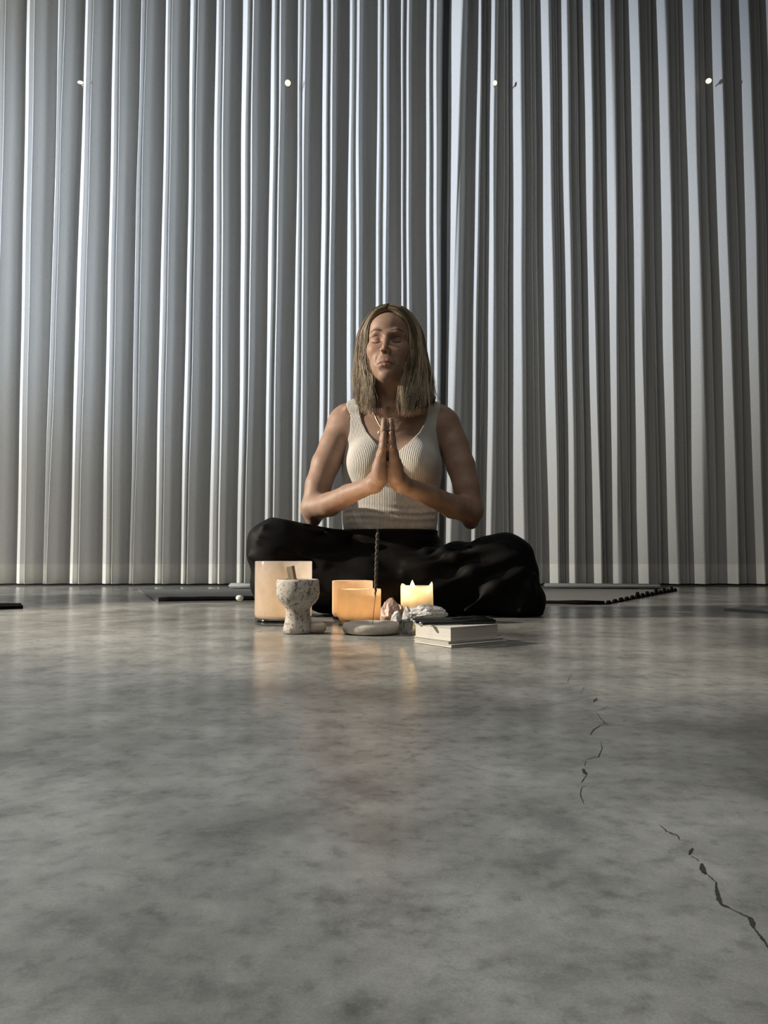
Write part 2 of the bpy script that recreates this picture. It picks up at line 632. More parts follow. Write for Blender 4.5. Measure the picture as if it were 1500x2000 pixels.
for i, (px, py, lab) in enumerate([(157, 161, 'leftmost of the four tiny lit bulbs on the curtain, flattened and dimmest'),
                                   (562, 162, 'round lit bulb on the curtain, second from the left and brightest'),
                                   (967, 162, 'tiny lit bulb on the curtain up and right of the woman, by a bright fold'),
                                   (1384, 158, 'rightmost of the four tiny lit bulbs on the curtain, in the dim upper corner')]):
    p = at(px, py, 3.955)
    r_ = (0.012, 0.0155, 0.0125, 0.0145)[i]
    t = thing('light_bulb', (p.x, p.y + .03, p.z), lab, 'light bulb', 'row of small bulbs on the curtain')
    bm = bmesh.new()
    sx, sz = ((1.3, .55), (1, 1), (.85, 1), (1.05, .85))[i]
    bmesh.ops.create_uvsphere(bm, u_segments=20, v_segments=12, radius=r_, matrix=Matrix.Translation(p) @ Matrix.Diagonal((sx, 1, sz, 1)))
    bm_obj('bulb', bm, M_bulb, t)
    bm = bmesh.new()
    tube(bm, [p + Vector((0, r_ * .7, 0)), p + Vector((0, .04, 0))], 0.004, 12)
    bm_obj('socket', bm, M_silver, t)

# ------------------------------------------------------------------ yoga mats and floor bits


def mat_slab(name, corners, th, label, group, mat_=M_mat):
    """corners: floor points, counterclockwise"""
    t = thing(name, corners[0], label, 'yoga mat', group)
    bm = bmesh.new()
    lo = [bm.verts.new((p.x, p.y, 0.0005)) for p in corners]
    hi = [bm.verts.new((p.x, p.y, th)) for p in corners]
    bm.faces.new(hi)
    bm.faces.new(lo[::-1])
    n_ = len(lo)
    for i in range(n_): bm.faces.new((lo[i], lo[(i + 1) % n_], hi[(i + 1) % n_], hi[i]))
    bm_obj('mat_sheet', bm, mat_, t, smooth=False)
    return t


G = 'grey yoga mats lying on the floor around the woman'
a, b_ = onz(308, 1178), onz(560, 1175)
lm = mat_slab('yoga_mat', [a, b_, onz(590, 1152), onz(270, 1153)], 0.005, 'grey yoga mat with a thick black front edge, left of the seated woman', G)
bm = bmesh.new()
P = [a + (b_ - a) * (i / 12) + Vector((0, .009, .0105 + .0006 * math.sin(i * 1.7))) for i in range(13)]
tube(bm, P, [.0075] + [.0092] * 11 + [.0085], 14)
tag(bm_obj('rolled_edge', bm, M_matblack, lm), label='black rolled edge')
rc, rb = onz(1182, 1181), onz(1322, 1154)
rm = mat_slab('yoga_mat', [onz(900, 1176), rc, rb, onz(930, 1150)], 0.005, 'grey yoga mat with a ragged black right edge, right of the seated woman', G)
bm = bmesh.new()
q = random.Random(5)
hts = [.3, .35, .5, .45, .55, 1.3, .7, 1.0, .6, 1.5, .7, 1.25, .6, 1.15, .5]
for i, h_ in enumerate(hts):
    t_ = (i + .5) / len(hts)
    p = rc + (rb - rc) * t_
    e = (rb - rc).normalized()
    s = .034
    h = .012 * h_ + .007
    w3 = Vector((e.y, -e.x, 0)) * .004
    A = [p - e * s, p + e * s, p + e * s * .15 + Vector((0, 0, h)), p - e * s * .15 + Vector((0, 0, h * .95))]
    f1 = [bm.verts.new(v + w3 + Vector((0, 0, .001))) for v in A]
    f2 = [bm.verts.new(v - w3 + Vector((0, 0, .001))) for v in A]
    bm.faces.new(f1)
    bm.faces.new(f2[::-1])
    for k in range(4): bm.faces.new((f1[k], f2[k], f2[(k + 1) % 4], f1[(k + 1) % 4]))
tag(bm_obj('ragged_edge', bm, M_matblack, rm, smooth=False), label='black curled ragged edge')
bm = bmesh.new()
fa = onz(1000, 1178)
tube(bm, [fa + Vector((0, 0, .006)), fa.lerp(rc, .5) + Vector((0, 0, .006)), rc + Vector((-.09, 0, .007)), rc + Vector((-.003, 0, .006))], [.004, .0045, .0075, .006], 10)
tag(bm_obj('front_edge', bm, M_matblack, rm), label='black front edge')
lt = mat_slab('yoga_mat', [onz(-160, 1196), onz(45, 1189), onz(40, 1183.5), onz(-170, 1186)], 0.009, 'black edge of a mat just entering the photo at far left', G, M_matblack)
mat_slab('yoga_mat', [onz(1414, 1192), onz(1620, 1205), onz(1640, 1183), onz(1500, 1187)], 0.006, 'grey mat corner entering the photo at far right', G)


def blanket(pts, th, label):
    bm = bmesh.new()
    n_ = len(pts)
    lo = [bm.verts.new((p.x, p.y, 0.005)) for p in pts]
    hi = [bm.verts.new((p.x, p.y, th)) for p in pts]
    bm.faces.new(hi); bm.faces.new(lo[::-1])
    for i in range(n_): bm.faces.new((lo[i], lo[(i + 1) % n_], hi[(i + 1) % n_], hi[i]))
    bmesh.ops.bevel(bm, geom=list(bm.edges), offset=th * .25, segments=2, affect='EDGES')
    o = bm_obj('folded_blanket', bm, M_pale)
    top_origin(o, (pts[0].x, pts[0].y, 0.0))
    return tag(o, label, 'blanket')


blanket([onz(1062, 1149), onz(1290, 1151), onz(1291, 1148), onz(1062, 1146.5)], 0.020, 'pale grey folded blanket lying along the curtain hem on the right')
blanket([onz(446, 1149.5), onz(520, 1149.5), onz(520, 1147), onz(450, 1147)], 0.022, 'small pale folded cloth at the curtain hem, behind the left knee')
p = onz(468, 1168, 0.028)
bm = bmesh.new()
blob(bm, (p.x, p.y, .028), (.011, .010, .009), 4, .08, 3)
o = bm_obj('pebble', bm, simple('white_pebble', (.6, .6, .56), .4))
top_origin(o, (p.x, p.y, .0195))
tag(o, 'tiny white pebble resting on the black mat edge at left', 'pebble')

# ------------------------------------------------------------------ glowing vessels


def flame_bm(p, h, r_):
    bm = bmesh.new()
    prof = [(0, 0), (r_ * .6, h * .06), (r_ * .95, h * .18), (r_, h * .3), (r_ * .85, h * .48), (r_ * .55, h * .68), (r_ * .25, h * .86), (0, h)]
    lathe(bm, prof, p, 20)
    return bm


def lamp_in(p, power, parent, name='flame_light', rad=.006, col=(1.0, 0.68, 0.38)):
    l = bpy.data.lights.new(name, 'POINT')
    l.energy = power
    l.color = col
    l.shadow_soft_size = rad
    o = bpy.data.objects.new(name, l)
    COL.objects.link(o)
    o.parent = parent
    o.location = Vector(p) - root_loc(parent)


def vessel(name, c, r_, h, wall, base_h, m, label, wax_h, power, seed, holder='glass'):
    t = thing(name, c, label, 'candle holder')
    bm = bmesh.new()
    b0 = base_h
    prof = [(0, b0), (r_ * .9, b0), (r_ - .0012, b0 + .003), (r_, b0 + .008), (r_, h * .5), (r_ * 1.003, h - .0015), (r_ - wall * .3, h), (r_ - wall * .8, h), (r_ - wall, h - .002), (r_ - wall, h * .5), (r_ - wall, b0 + wall + .004), (r_ - wall - .004, b0 + wall), (0, b0 + wall)]
    lathe(bm, prof, c, 72)
    bm_obj(holder, bm, m, t)
    if base_h > .001:
        bm = bmesh.new()
        lathe(bm, [(0, 0.0005), (r_ * .94, 0.0005), (r_ * .985, .002), (r_ * .985, b0 - .0015), (r_ * .93, b0 - .0002), (0, b0 - .0002)], c, 64)
        tag(bm_obj('thick_base', bm, M_glass, t), label='clear thick glass base')
    bm = bmesh.new()
    wz = b0 + wall + .0005
    rw = r_ * .62
    lathe(bm, [(0, wz), (rw, wz), (rw, wz + wax_h), (rw * .9, wz + wax_h), (0, wz + wax_h - .001)], c, 40)
    bm_obj('wax', bm, M_wax, t)
    bm = bmesh.new()
    zt = wz + wax_h
    tube(bm, [(c[0], c[1], zt - .002), (c[0] + .0005, c[1], zt + .004)], .0008, 8)
    bm_obj('wick', bm, M_wick, t)
    bm_obj('flame', flame_bm((c[0] + .0005, c[1], zt + .003), .016, .004), M_flame, t)
    lamp_in((c[0], c[1], zt + .012), power, t)
    return t


def ctr(px, Y): return Vector((at(px, 1100, Y).x, Y, 0))


vessel('candle_holder', ctr(554, 1.72), .0630, at(554, 1096, 1.72).z, .003, .014, M_frost, 'tall wide milky glass candle cylinder, tallest vessel, behind the footed stone bowl', .008, 0.95, 1)
vessel('candle_holder', ctr(702, 1.70), .0475, at(702, 1150, 1.70).z, .0028, .012, M_votive, 'glowing orange glass votive in front, directly behind the incense dish', .010, 2.3, 2)
vessel('candle_holder', ctr(688.5, 1.803), .0472, at(688, 1134, 1.80).z, .0028, .012, M_votive2, 'taller glowing peach glass votive, half hidden behind the orange votive', .012, 2.1, 3)

# pillar candle with a melted crater
c = ctr(814, 1.76)
hT = at(814, 1144, 1.76).z
t = thing('pillar_candle', c, 'lit white pillar candle with melted rim, standing behind the crystals', 'candle')
bm = bmesh.new()
rc_ = .0365


def wobc(a, z):
    return .02 * math.sin(2 * a + 1) + .012 * math.sin(5 * a + z * 60)


rings = lathe(bm, [(0, 0), (rc_ * .97, 0), (rc_, .004), (rc_, hT * .5), (rc_ * .99, hT - .004), (rc_ * .96, hT), (rc_ * .91, hT - .001), (rc_ * .87, hT - .008), (rc_ * .84, hT - .024), (rc_ * .78, hT - .036), (rc_ * .5, hT - .041), (0, hT - .042)], c, 60, wob=wobc)
for a_, hh, rr_ in ((math.pi * 1.12, .006, .35), (-0.25, .010, .38)):
    for ring in rings:
        for v in ring:
            if v.co.z > hT - .012:
                aa = math.atan2(v.co.y - c.y, v.co.x - c.x)
                d = abs((aa - a_ + math.pi) % (2 * math.pi) - math.pi)
                v.co.z += hh * math.exp(-(d / rr_)**2)
bm_obj('wax', bm, M_wax, t)
bm = bmesh.new()
wk = c + Vector((-.010, -.010, hT - .040))
wk.z += 0
tube(bm, [wk, wk + Vector((.001, 0, .012)), wk + Vector((-.001, 0, .020))], .0011, 8)
bm_obj('wick', bm, M_wick, t)
bm_obj('flame', flame_bm(wk + Vector((-.0005, 0, .017)), .036, .0088), M_flame, t)
lamp_in(wk + Vector((0, 0, .026)), 18.0, t, rad=.007, col=(1.0, .80, .54))

# speckled stone footed bowl
c = ctr(582.5, 1.505)
t = thing('footed_bowl', c, 'speckled travertine footed bowl holding a wooden stick, before the tall milky cylinder', 'bowl')
bm = bmesh.new()
lathe(bm, [(0, .001), (.0265, .001), (.0290, .003), (.0285, .010), (.0255, .022), (.0235, .035), (.0232, .045), (.0262, .052), (.034, .059), (.0395, .067), (.0420, .077), (.0422, .090), (.0412, .100), (.0400, .1045), (.0380, .105), (.0365, .1035), (.0355, .092), (.031, .078), (.020, .069), (0, .066)], c, 80,
      wob=lambda a, z: .008 * math.sin(3 * a + z * 40) + .004 * math.sin(9 * a - z * 90))
bm_obj('bowl', bm, M_traver, t)
bm = bmesh.new()
top = at(567, 1106, 1.50)
bot = at(575, 1152, 1.50)
az = (top - bot).normalized()
ax = Vector((math.cos(.5), -math.sin(.5), 0))
ax = (ax - az * ax.dot(az)).normalized()
ay = az.cross(ax)
L = (top - bot).length
box(bm, (top + bot) / 2, .0135, .009, L, ax, ay, az, bevel=.0006)
o = bm_obj('wooden_stick', bm, M_wood, smooth=False)
top_origin(o, bot)
tag(o, 'short square palo santo stick leaning in the speckled stone bowl', 'incense wood')

# tumbled stone
p = onz(620.5, 1237)
bm = bmesh.new()
box(bm, (p.x, p.y, .0115), .033, .026, .0205, (math.cos(.2), math.sin(.2), 0), (-math.sin(.2), math.cos(.2), 0), bevel=.0078)
bmesh.ops.subdivide_edges(bm, edges=bm.edges, cuts=1, use_grid_fill=True)
bmesh.ops.smooth_vert(bm, verts=bm.verts, factor=.5, use_axis_x=True, use_axis_y=True, use_axis_z=True)
o = bm_obj('tumbled_stone', bm, M_pebble)
top_origin(o, (p.x, p.y, .001))
tag(o, 'small smooth cream tumbled stone on the floor right of the footed bowl', 'stone')

# incense dish
c = ctr(727, 1.502)
bm = bmesh.new()
lathe(bm, [(0, .0005), (.048, .0005), (.0545, .003), (.058, .009), (.0575, .016), (.054, .0205), (.047, .0222), (.038, .0215), (.034, .0175), (.028, .0155), (.012, .0155), (.010, .0165), (0, .0165)], c, 90,
      wob=lambda a, z: .012 * math.sin(2 * a + .6) + .004 * math.sin(7 * a + z * 120))
o = bm_obj('incense_dish', bm, M_dish)
top_origin(o, c)
tag(o, 'round pale stone incense dish with thick rim holding the incense stick', 'dish')
# incense stick
t0 = at(727.5, 1214, 1.502)
t1 = at(733, 1165, 1.495)
t2 = at(737.5, 1040, 1.48)
t = thing('incense_stick', t0, 'tall thin dark twisted incense stick standing upright in the pale stone dish', 'incense stick')
bm = bmesh.new()
t0.z = .0168
tube(bm, [t0, t0.lerp(t1, .5), t1, t1.lerp(t2, .15)], [.0007, .0007, .0009, .0009], 8)
bm_obj('stem', bm, M_stem, t)
bm = bmesh.new()
q = random.Random(2)
pts, rad = [], []
for i in range(90):
    u = i / 89
    p = t1.lerp(t2, u)
    p = p + Vector((math.cos(u * 70) * .00055, math.sin(u * 70) * .00055, 0))
    pts.append(p)
    rad.append((.0012 + .0020 * min(1, u * 5)) * q.uniform(.88, 1.12))
tube(bm, pts, rad, 10)
bm_obj('incense_paste', bm, M_incense, t)

# smoke
m, nt, b = newmat('thin_smoke')
S(b, Base_Color=(.8, .8, .8, 1), Roughness=1)
tp = N(nt, 'ShaderNodeBsdfTransparent')
mx = N(nt, 'ShaderNodeMixShader')
lw = N(nt, 'ShaderNodeLayerWeight')
rl = ramp(nt, lw.outputs['Facing'], [(0.0, .05), (.8, 0.0)])
nt.links.new(rl.outputs[0], mx.inputs[0])
nt.links.new(tp.outputs[0], mx.inputs[1])
nt.links.new(b.outputs[0], mx.inputs[2])
nt.links.new(mx.outputs[0], nt.nodes['Material Output'].inputs[0])
bm = bmesh.new()
sp = [at(x, y, 1.48) for x, y in ((737.5, 1040), (737, 1034), (731, 1029), (722, 1031), (712, 1027), (703, 1020), (698, 1008), (690, 996))]
tube(bm, sp, [.001, .002, .003, .0035, .004, .005, .006, .003], 12)
o = bm_obj('smoke_wisp', bm, m)
top_origin(o, sp[0])
tag(o, 'faint pale wisp of smoke drifting from the incense tip', 'smoke', kind='stuff')

# crystals, glass bowl


def stone(name, px, Y, top_y, wpx, dep, seed, m, label, facets=10, rough=.16, z0=0.0, cat='crystal'):
    x = at(px, 1100, Y).x
    zt = at(px, top_y, Y).z
    rx = wpx * Y / F / 2
    h = (zt - z0) / 1.9
    bm = bmesh.new()
    blob(bm, (x, Y, z0 + h * .95), (rx * 1.12, dep, h * 1.05), seed, rough, 4, 0.1, facets)
    o = bm_obj(name, bm, m, smooth=False)
    mz = min(v.co.z for v in o.data.vertices)
    o.data.transform(Matrix.Translation((0, 0, z0 - mz + .0005)))
    top_origin(o, (x, Y, z0 + .0005))
    return tag(o, label, cat)


stone('rose_quartz_chunk', 762, 1.625, 1172, 36, .022, 21, M_rose, 'larger pinkish rough quartz chunk between the orange votive and the pillar candle')
stone('rose_quartz_chunk', 782, 1.655, 1179, 20, .014, 33, M_rose, 'smaller pink quartz lump touching the left foot of the pillar candle')
stone('crystal_point', 774, 1.575, 1196, 26, .013, 45, M_quartz, 'low pale crystal lying in front of the pink quartz chunks', 14)
c = ctr(806, 1.475)
t = thing('glass_bowl', c, 'small clear ribbed glass bowl under the white crystal, left of the books', 'bowl')
bm = bmesh.new()
lathe(bm, [(0, .0006), (.018, .0006), (.021, .002), (.0255, .014), (.0265, .026), (.0258, .0275), (.025, .026), (.024, .014), (.019, .0045), (0, .004)], c, 96, wob=lambda a, z: .025 * math.cos(24 * a))
bm_obj('ribbed_body', bm, M_glass, t)
stone('white_crystal', 828, 1.478, 1183, 76, .024, 64, M_quartz, 'rough white crystal cluster sitting over the glass bowl, behind the pens', 12, .34, z0=.0285)
stone('small_crystal', 797, 1.515, 1188, 22, .012, 70, M_quartz, 'small grey crystal beside the white crystal cluster, in front of the pillar candle', 10, .2)

# books and pens
A = Vector((.109, 1.258, 0))
e1 = Vector((math.cos(R(35)), math.sin(R(35)), 0))
e2 = Vector((-e1.y, e1.x, 0))


def book(corner, rot, w_, d_, z0, h, cov, label, mcov, name='notebook', ct=.0008):
    a1 = Vector((math.cos(R(35 + rot)), math.sin(R(35 + rot)), 0))
    a2 = Vector((-a1.y, a1.x, 0))
    cc = corner + a1 * (w_ / 2) + a2 * (d_ / 2)
    t = thing(name, (cc.x, cc.y, z0), label, 'book', 'stack of notebooks under the pens')
    if cov:
        bm = bmesh.new()
        box(bm, (cc.x, cc.y, z0 + ct / 2), w_, d_, ct, a1, a2, bevel=ct * .3)
        bm_obj('back_cover', bm, mcov, t, smooth=False)
        bm = bmesh.new()
        box(bm, (cc.x, cc.y, z0 + h - ct / 2), w_, d_, ct, a1, a2, bevel=ct * .3)
        bm_obj('front_cover', bm, mcov, t, smooth=False)
        bm = bmesh.new()
        box(bm, (cc.x, cc.y, z0 + h / 2), w_ * .975, d_ * .975, h - 2 * ct, a1, a2)
        bm_obj('pages', bm, M_paper, t, smooth=False)
    return t


book(A, 0, .124, .100, .0005, .0048, True, 'thin cream notebook at the very bottom of the stack on the floor', M_cover, ct=.0012)
book(A + Vector((-.004, .006, 0)), -2, .121, .098, .0055, .0042, True, 'thin grey-edged notebook in the middle of the stack', M_cover2, ct=.0011)
book(A + Vector((.000, .010, 0)), 2.5, .112, .092, .0100, .0225, True, 'thick cream notebook on top of the stack, under the pens', M_cover, ct=.0013)
zp = .0325
for (x1, y1, x2, y2, lab) in ((803, 1210.5, 955, 1209, 'black pen furthest back on the top notebook'), (808, 1214.5, 930, 1211.5, 'black pen between the other two on the top notebook'), (820, 1217.5, 968, 1213.5, 'black pen nearest the front edge on the top notebook')):
    p1, p2 = onz(x1, y1, zp + .0040), onz(x2, y2, zp + .0040)
    t = thing('pen', p1, lab, 'pen', 'black pens on the notebooks')
    d = (p2 - p1)
    bm = bmesh.new()
    tube(bm, [p1 + d * .03, p1 + d * .04, p1 + d * .55, p1 + d * .56, p1 + d * .98, p2], [.0028, .0034, .0036, .0039, .0039, .0025], 16)
    bm_obj('barrel', bm, M_pen, t)
    bm = bmesh.new()
    tube(bm, [p1 - d * .005, p1, p1 + d * .031], [.0012, .0026, .0029], 14)
    tag(bm_obj('tip', bm, M_silver, t), label='silver pen end')
    bm = bmesh.new()
    s_ = Vector((0, 0, .0046))
    tube(bm, [p1 + d * .60 + s_, p1 + d * .96 + s_, p1 + d * .97 + s_ * .6], .0008, 6)
    bm_obj('clip', bm, M_pen, t)

#PERSON
# ------------------------------------------------------------------ the woman: signed distance modelling


class Grp:
    def __init__(self):
        self.p = []

    def cone(self, a, b, r1, r2, k=.01, sub=False):
        a, b = np.array(a, float), np.array(b, float)
        ba = b - a
        L2 = max(ba @ ba, 1e-12)
        r = max(r1, r2)

        def f(P):
            h = np.clip((P - a) @ ba / L2, 0, 1)
            return np.linalg.norm(P - a - h[:, None] * ba, axis=1) - (r1 + (r2 - r1) * h)
        self.p.append((f, np.minimum(a, b) - r, np.maximum(a, b) + r, k, sub))
        return self

    def chain(self, pts, rs, k=.01, sub=False):
        for i in range(len(pts) - 1): self.cone(pts[i], pts[i + 1], rs[i], rs[i + 1], k, sub)
        return self

    def ell(self, c, r, k=.01, sub=False, M=None):
        c, r = np.array(c, float), np.array(r, float)
        if M is not None: M = np.array(M, float)

        def f(P):
            q_ = P - c
            if M is not None: q_ = q_ @ M
            k0 = np.linalg.norm(q_ / r, axis=1)
            k1 = np.linalg.norm(q_ / (r * r), axis=1)
            return k0 * (k0 - 1) / np.maximum(k1, 1e-9)
        e = r if M is None else np.full(3, r.max())
        self.p.append((f, c - e, c + e, k, sub))
        return self

    def ev(self, P, lo=None, hi=None):
        d = np.full(len(P), 1.0)
        for f, a, b, k, sub in self.p:
            if lo is not None:
                gap = np.maximum(0, np.maximum(a - hi, lo - b))
                if math.sqrt(gap @ gap) > k + .022: continue
            e = f(P)
            if sub: e = -e
            if sub:
                h = np.clip(.5 - .5 * (e * -1 + d) / k, 0, 1) if False else None
                # smooth max
                h = np.maximum(k - np.abs(d - e), 0) / k
                d = np.maximum(d, e) + h * h * k * .25
            else:
                h = np.maximum(k - np.abs(d - e), 0) / k
                d = np.minimum(d, e) - h * h * k * .25
        return d


def smin(a, b, k):
    h = np.maximum(k - np.abs(a - b), 0) / k
    return np.minimum(a, b) - h * h * k * .25


def smax(a, b, k):
    h = np.maximum(k - np.abs(a - b), 0) / k
    return np.maximum(a, b) + h * h * k * .25


def sdf_mesh(fn, lo, hi, h, B=16):
    lo, hi = np.array(lo, float), np.array(hi, float)
    nb = np.ceil((hi - lo) / (B * h)).astype(int)
    nn = nb * B + 2
    bi = np.stack(np.meshgrid(*[np.arange(n_) for n_ in nb], indexing='ij'), -1).reshape(-1, 3)
    cen = lo + (bi + .5) * B * h
    d0 = fn(cen, None, None)
    bi = bi[np.abs(d0) < B * h * .5 * 1.75 * 1.6 + .012]
    g = np.stack(np.meshgrid(*[np.arange(B + 1)] * 3, indexing='ij'), -1)
    gf = g.reshape(-1, 3)
    vids, vpos, quads = [], [], []
    gid = lambda a: (a[:, 0].astype(np.int64) * nn[1] + a[:, 1]) * nn[2] + a[:, 2]
    corners = [(i, j, k) for i in (0, 1) for j in (0, 1) for k in (0, 1)]
    edges = [(a, b) for a in range(8) for b in range(a + 1, 8) if sum(abs(x - y) for x, y in zip(corners[a], corners[b])) == 1]
    for b in bi:
        base = b * B
        P = lo + (base + gf) * h
        v = fn(P, P[0], P[-1])
        s = v < 0
        if s.all() or not s.any(): continue
        v = v.reshape(B + 1, B + 1, B + 1)
        s = s.reshape(v.shape)
        cs = np.stack([v[i:B + i, j:B + j, k:B + k] for i, j, k in corners], -1).reshape(-1, 8)
        ss = cs < 0
        act = ss.any(1) & ~ss.all(1)
        cs, ss = cs[act], ss[act]
        cell = g[:B, :B, :B].reshape(-1, 3)[act]
        acc = np.zeros((len(cell), 3))
        cnt = np.zeros(len(cell))
        for a_, b_ in edges:
            m_ = ss[:, a_] != ss[:, b_]
            t = np.where(m_, cs[:, a_] / np.where(m_, cs[:, a_] - cs[:, b_], 1), 0)
            ca, cb = np.array(corners[a_]), np.array(corners[b_])
            acc += np.where(m_[:, None], ca + t[:, None] * (cb - ca), 0)
            cnt += m_
        vids.append(gid(base + cell))
        vpos.append(lo + (base + cell + acc / cnt[:, None]) * h)
        for ax in range(3):
            o1, o2 = [(1, 2), (2, 0), (0, 1)][ax]
            A_ = s[:B, :B, :B]
            sl = [slice(0, B)] * 3
            sl[ax] = slice(1, B + 1)
            Bn = s[tuple(sl)]
            idx = np.argwhere(A_ != Bn)
            if not len(idx): continue
            inside = A_[tuple(idx.T)]
            e1_, e2_ = np.zeros(3, int), np.zeros(3, int)
            e1_[o1], e2_[o2] = 1, 1
            I = base + idx
            ok = (I[:, o1] > 0) & (I[:, o2] > 0)
            I, inside = I[ok], inside[ok]
            qd = np.stack([gid(I - e1_ - e2_), gid(I - e2_), gid(I), gid(I - e1_)], 1)
            qd[~inside] = qd[~inside][:, ::-1]
            quads.append(qd)
    vids = np.concatenate(vids)
    vpos = np.concatenate(vpos)
    quads = np.concatenate(quads)
    o_ = np.argsort(vids)
    vids, vpos = vids[o_], vpos[o_]
    j = np.searchsorted(vids, quads)
    j = np.clip(j, 0, len(vids) - 1)
    good = (vids[j] == quads).all(1)
    j = j[good]
    return vpos, j


def np_mesh(name, V, Q, m, parent, attrs=None):
    me = bpy.data.meshes.new(name)
    off = np.array(root_loc(parent)) if parent is not None else 0
    W_ = (V - off).astype(np.float32)
    me.vertices.add(len(V))
    me.vertices.foreach_set('co', W_.ravel())
    n_ = Q.shape[1]
    me.loops.add(Q.size)
    me.loops.foreach_set('vertex_index', Q.astype(np.int32).ravel())
    me.polygons.add(len(Q))
    me.polygons.foreach_set('loop_start', np.arange(0, Q.size, n_, dtype=np.int32))
    me.polygons.foreach_set('use_smooth', np.ones(len(Q), bool))
    me.update(calc_edges=True)
    me.validate()
    for an, (ty, arr) in (attrs or {}).items():
        a_ = me.attributes.new(an, ty, 'POINT')
        a_.data.foreach_set('color' if ty == 'FLOAT_COLOR' else 'value', arr.astype(np.float32).ravel())
    o = bpy.data.objects.new(name, me)
    COL.objects.link(o)
    me.materials.append(m)
    if parent is not None: o.parent = parent
    return o


# ---- head frame
HC = np.array([.0175, 2.105, .727])
yaw, roll_, pit = R(-8), R(1.0), R(-2)
Mh = np.array(Matrix.Rotation(yaw, 3, 'Z') @ Matrix.Rotation(roll_, 3, 'Y') @ Matrix.Rotation(pit, 3, 'X'))
HS = 0.96


def H(x, y, z): return HC + Mh @ (np.array([x, y, z]) * HS)


def hl(P): return ((P - HC) @ Mh) / HS


def he(G, c, r, k, sub=False, rot=None):
    M_ = Mh if rot is None else Mh @ np.array(rot)
    G.ell(H(*c), np.array(r) * HS, k * HS, sub, M_)


def hc(G, pts, rs, k, sub=False):
    G.chain([H(*p) for p in pts], [r_ * HS for r_ in rs], k * HS, sub)


Tg = Grp()
# torso
Tg.ell((.015, 2.15, .11), (.160, .12, .105), .03)
Tg.ell((.016, 2.135, .26), (.129, .088, .13), .05)
Tg.ell((.023, 2.135, .40), (.137, .092, .15), .05)
Tg.cone((-.085, 2.145, .515), (.135, 2.145, .515), .050, .050, .05)
Tg.ell((-.042, 2.062, .405), (.052, .044, .052), .03)
Tg.ell((.088, 2.062, .405), (.052, .044, .052), .03)
Tg.cone((.018, 2.155, .53), (.018, 2.125, .68), .056, .049, .035)
Tg.cone((-.010, 2.165, .605), (-.105, 2.155, .553), .024, .026, .035)
Tg.cone((.045, 2.165, .605), (.155, 2.155, .550), .024, .026, .035)
Tg.cone((.006, 2.078, .545), (-.100, 2.108, .562), .0075, .008, .014)
Tg.cone((.032, 2.078, .545), (.145, 2.108, .560), .0075, .008, .014)
Tg.cone((.010, 2.080, .550), (-.028, 2.115, .645), .0065, .009, .016)
Tg.cone((.028, 2.080, .550), (.062, 2.115, .645), .0065, .009, .016)
Tg.ell((.019, 2.070, .556), (.009, .010, .010), .012, True)
Tg.cone((.018, 2.088, .60), (.018, 2.084, .575), .014, .009, .02)
# skull and face
he(Tg, (0, .018, .030), (.073, .091, .084), .02)
he(Tg, (0, -.022, -.030), (.0585, .062, .078), .035)
he(Tg, (0, -.028, -.072), (.0445, .048, .036), .03)
he(Tg, (0, -.070, -.099), (.019, .016, .013), .022)
he(Tg, (0, -.040, .052), (.054, .046, .042), .03)
EZ, NZ, MZ = .003, .0045, -.003
for s in (-1, 1):
    he(Tg, (s * .0385, -.056, -.022), (.016, .019, .015), .028)
    hc(Tg, [(s * .009, -.0825, .0165), (s * .028, -.0790, .0225), (s * .045, -.065, .018)], [.0072, .0068, .005], .012)
    he(Tg, (s * .028, -.0895, .001 + EZ), (.0165, .0135, .0105), .009, True)
    he(Tg, (s * .0285, -.0650, -.001 + EZ), (.0140, .0140, .0125), .004)
    hc(Tg, [(s * .017, -.0788, -.0055 + EZ), (s * .0285, -.0808, -.0092 + EZ), (s * .040, -.0748, -.0055 + EZ)], [.0014, .0015, .0012], .0025, True)
    hc(Tg, [(s * .017, -.0800, .0060 + EZ), (s * .0285, -.0808, .0102 + EZ), (s * .040, -.0748, .0065 + EZ)], [.0012, .0015, .0011], .003, True)
    he(Tg, (s * .0098, -.0950, -.0370 + NZ), (.0072, .0085, .0066), .005)
    he(Tg, (s * .070, .004, -.010), (.009, .018, .031), .006)
hc(Tg, [(0, -.083, .016), (0, -.0950, -.008), (0, -.1065, -.028 + NZ)], [.0062, .0062, .0076], .009)
he(Tg, (0, -.1085, -.0340 + NZ), (.0086, .0086, .0080), .005)
for s in (-1, 1):
    he(Tg, (s * .0058, -.1040, -.0430 + NZ), (.0032, .0050, .0034), .002, True)
he(Tg, (0, -.071, -.062), (.029, .019, .024), .020)
for s in (-1, 1):
    hc(Tg, [(0, -.0912, -.0600 + MZ), (s * .006, -.0910, -.0592 + MZ), (s * .014, -.0880, -.0614 + MZ), (s * .0235, -.0815, -.0660 + MZ)], [.0030, .0034, .0028, .0014], .005)
    hc(Tg, [(0, -.0908, -.0700 + MZ), (s * .010, -.0890, -.0698 + MZ), (s * .0220, -.0815, -.0672 + MZ)], [.0042, .0036, .0014], .005)
    hc(Tg, [(0, -.0955, -.0648 + MZ), (s * .012, -.0925, -.0652 + MZ), (s * .0250, -.0845, -.0690 + MZ)], [.0016, .0015, .0013], .002, True)
    hc(Tg, [(s * .0165, -.0925, -.0370), (s * .0255, -.0875, -.0500), (s * .0300, -.0815, -.0640)], [.0008, .0020, .0008], .009, True)
hc(Tg, [(-.012, -.0885, -.0850), (.012, -.0885, -.0850)], [.0022, .0022], .010, True)

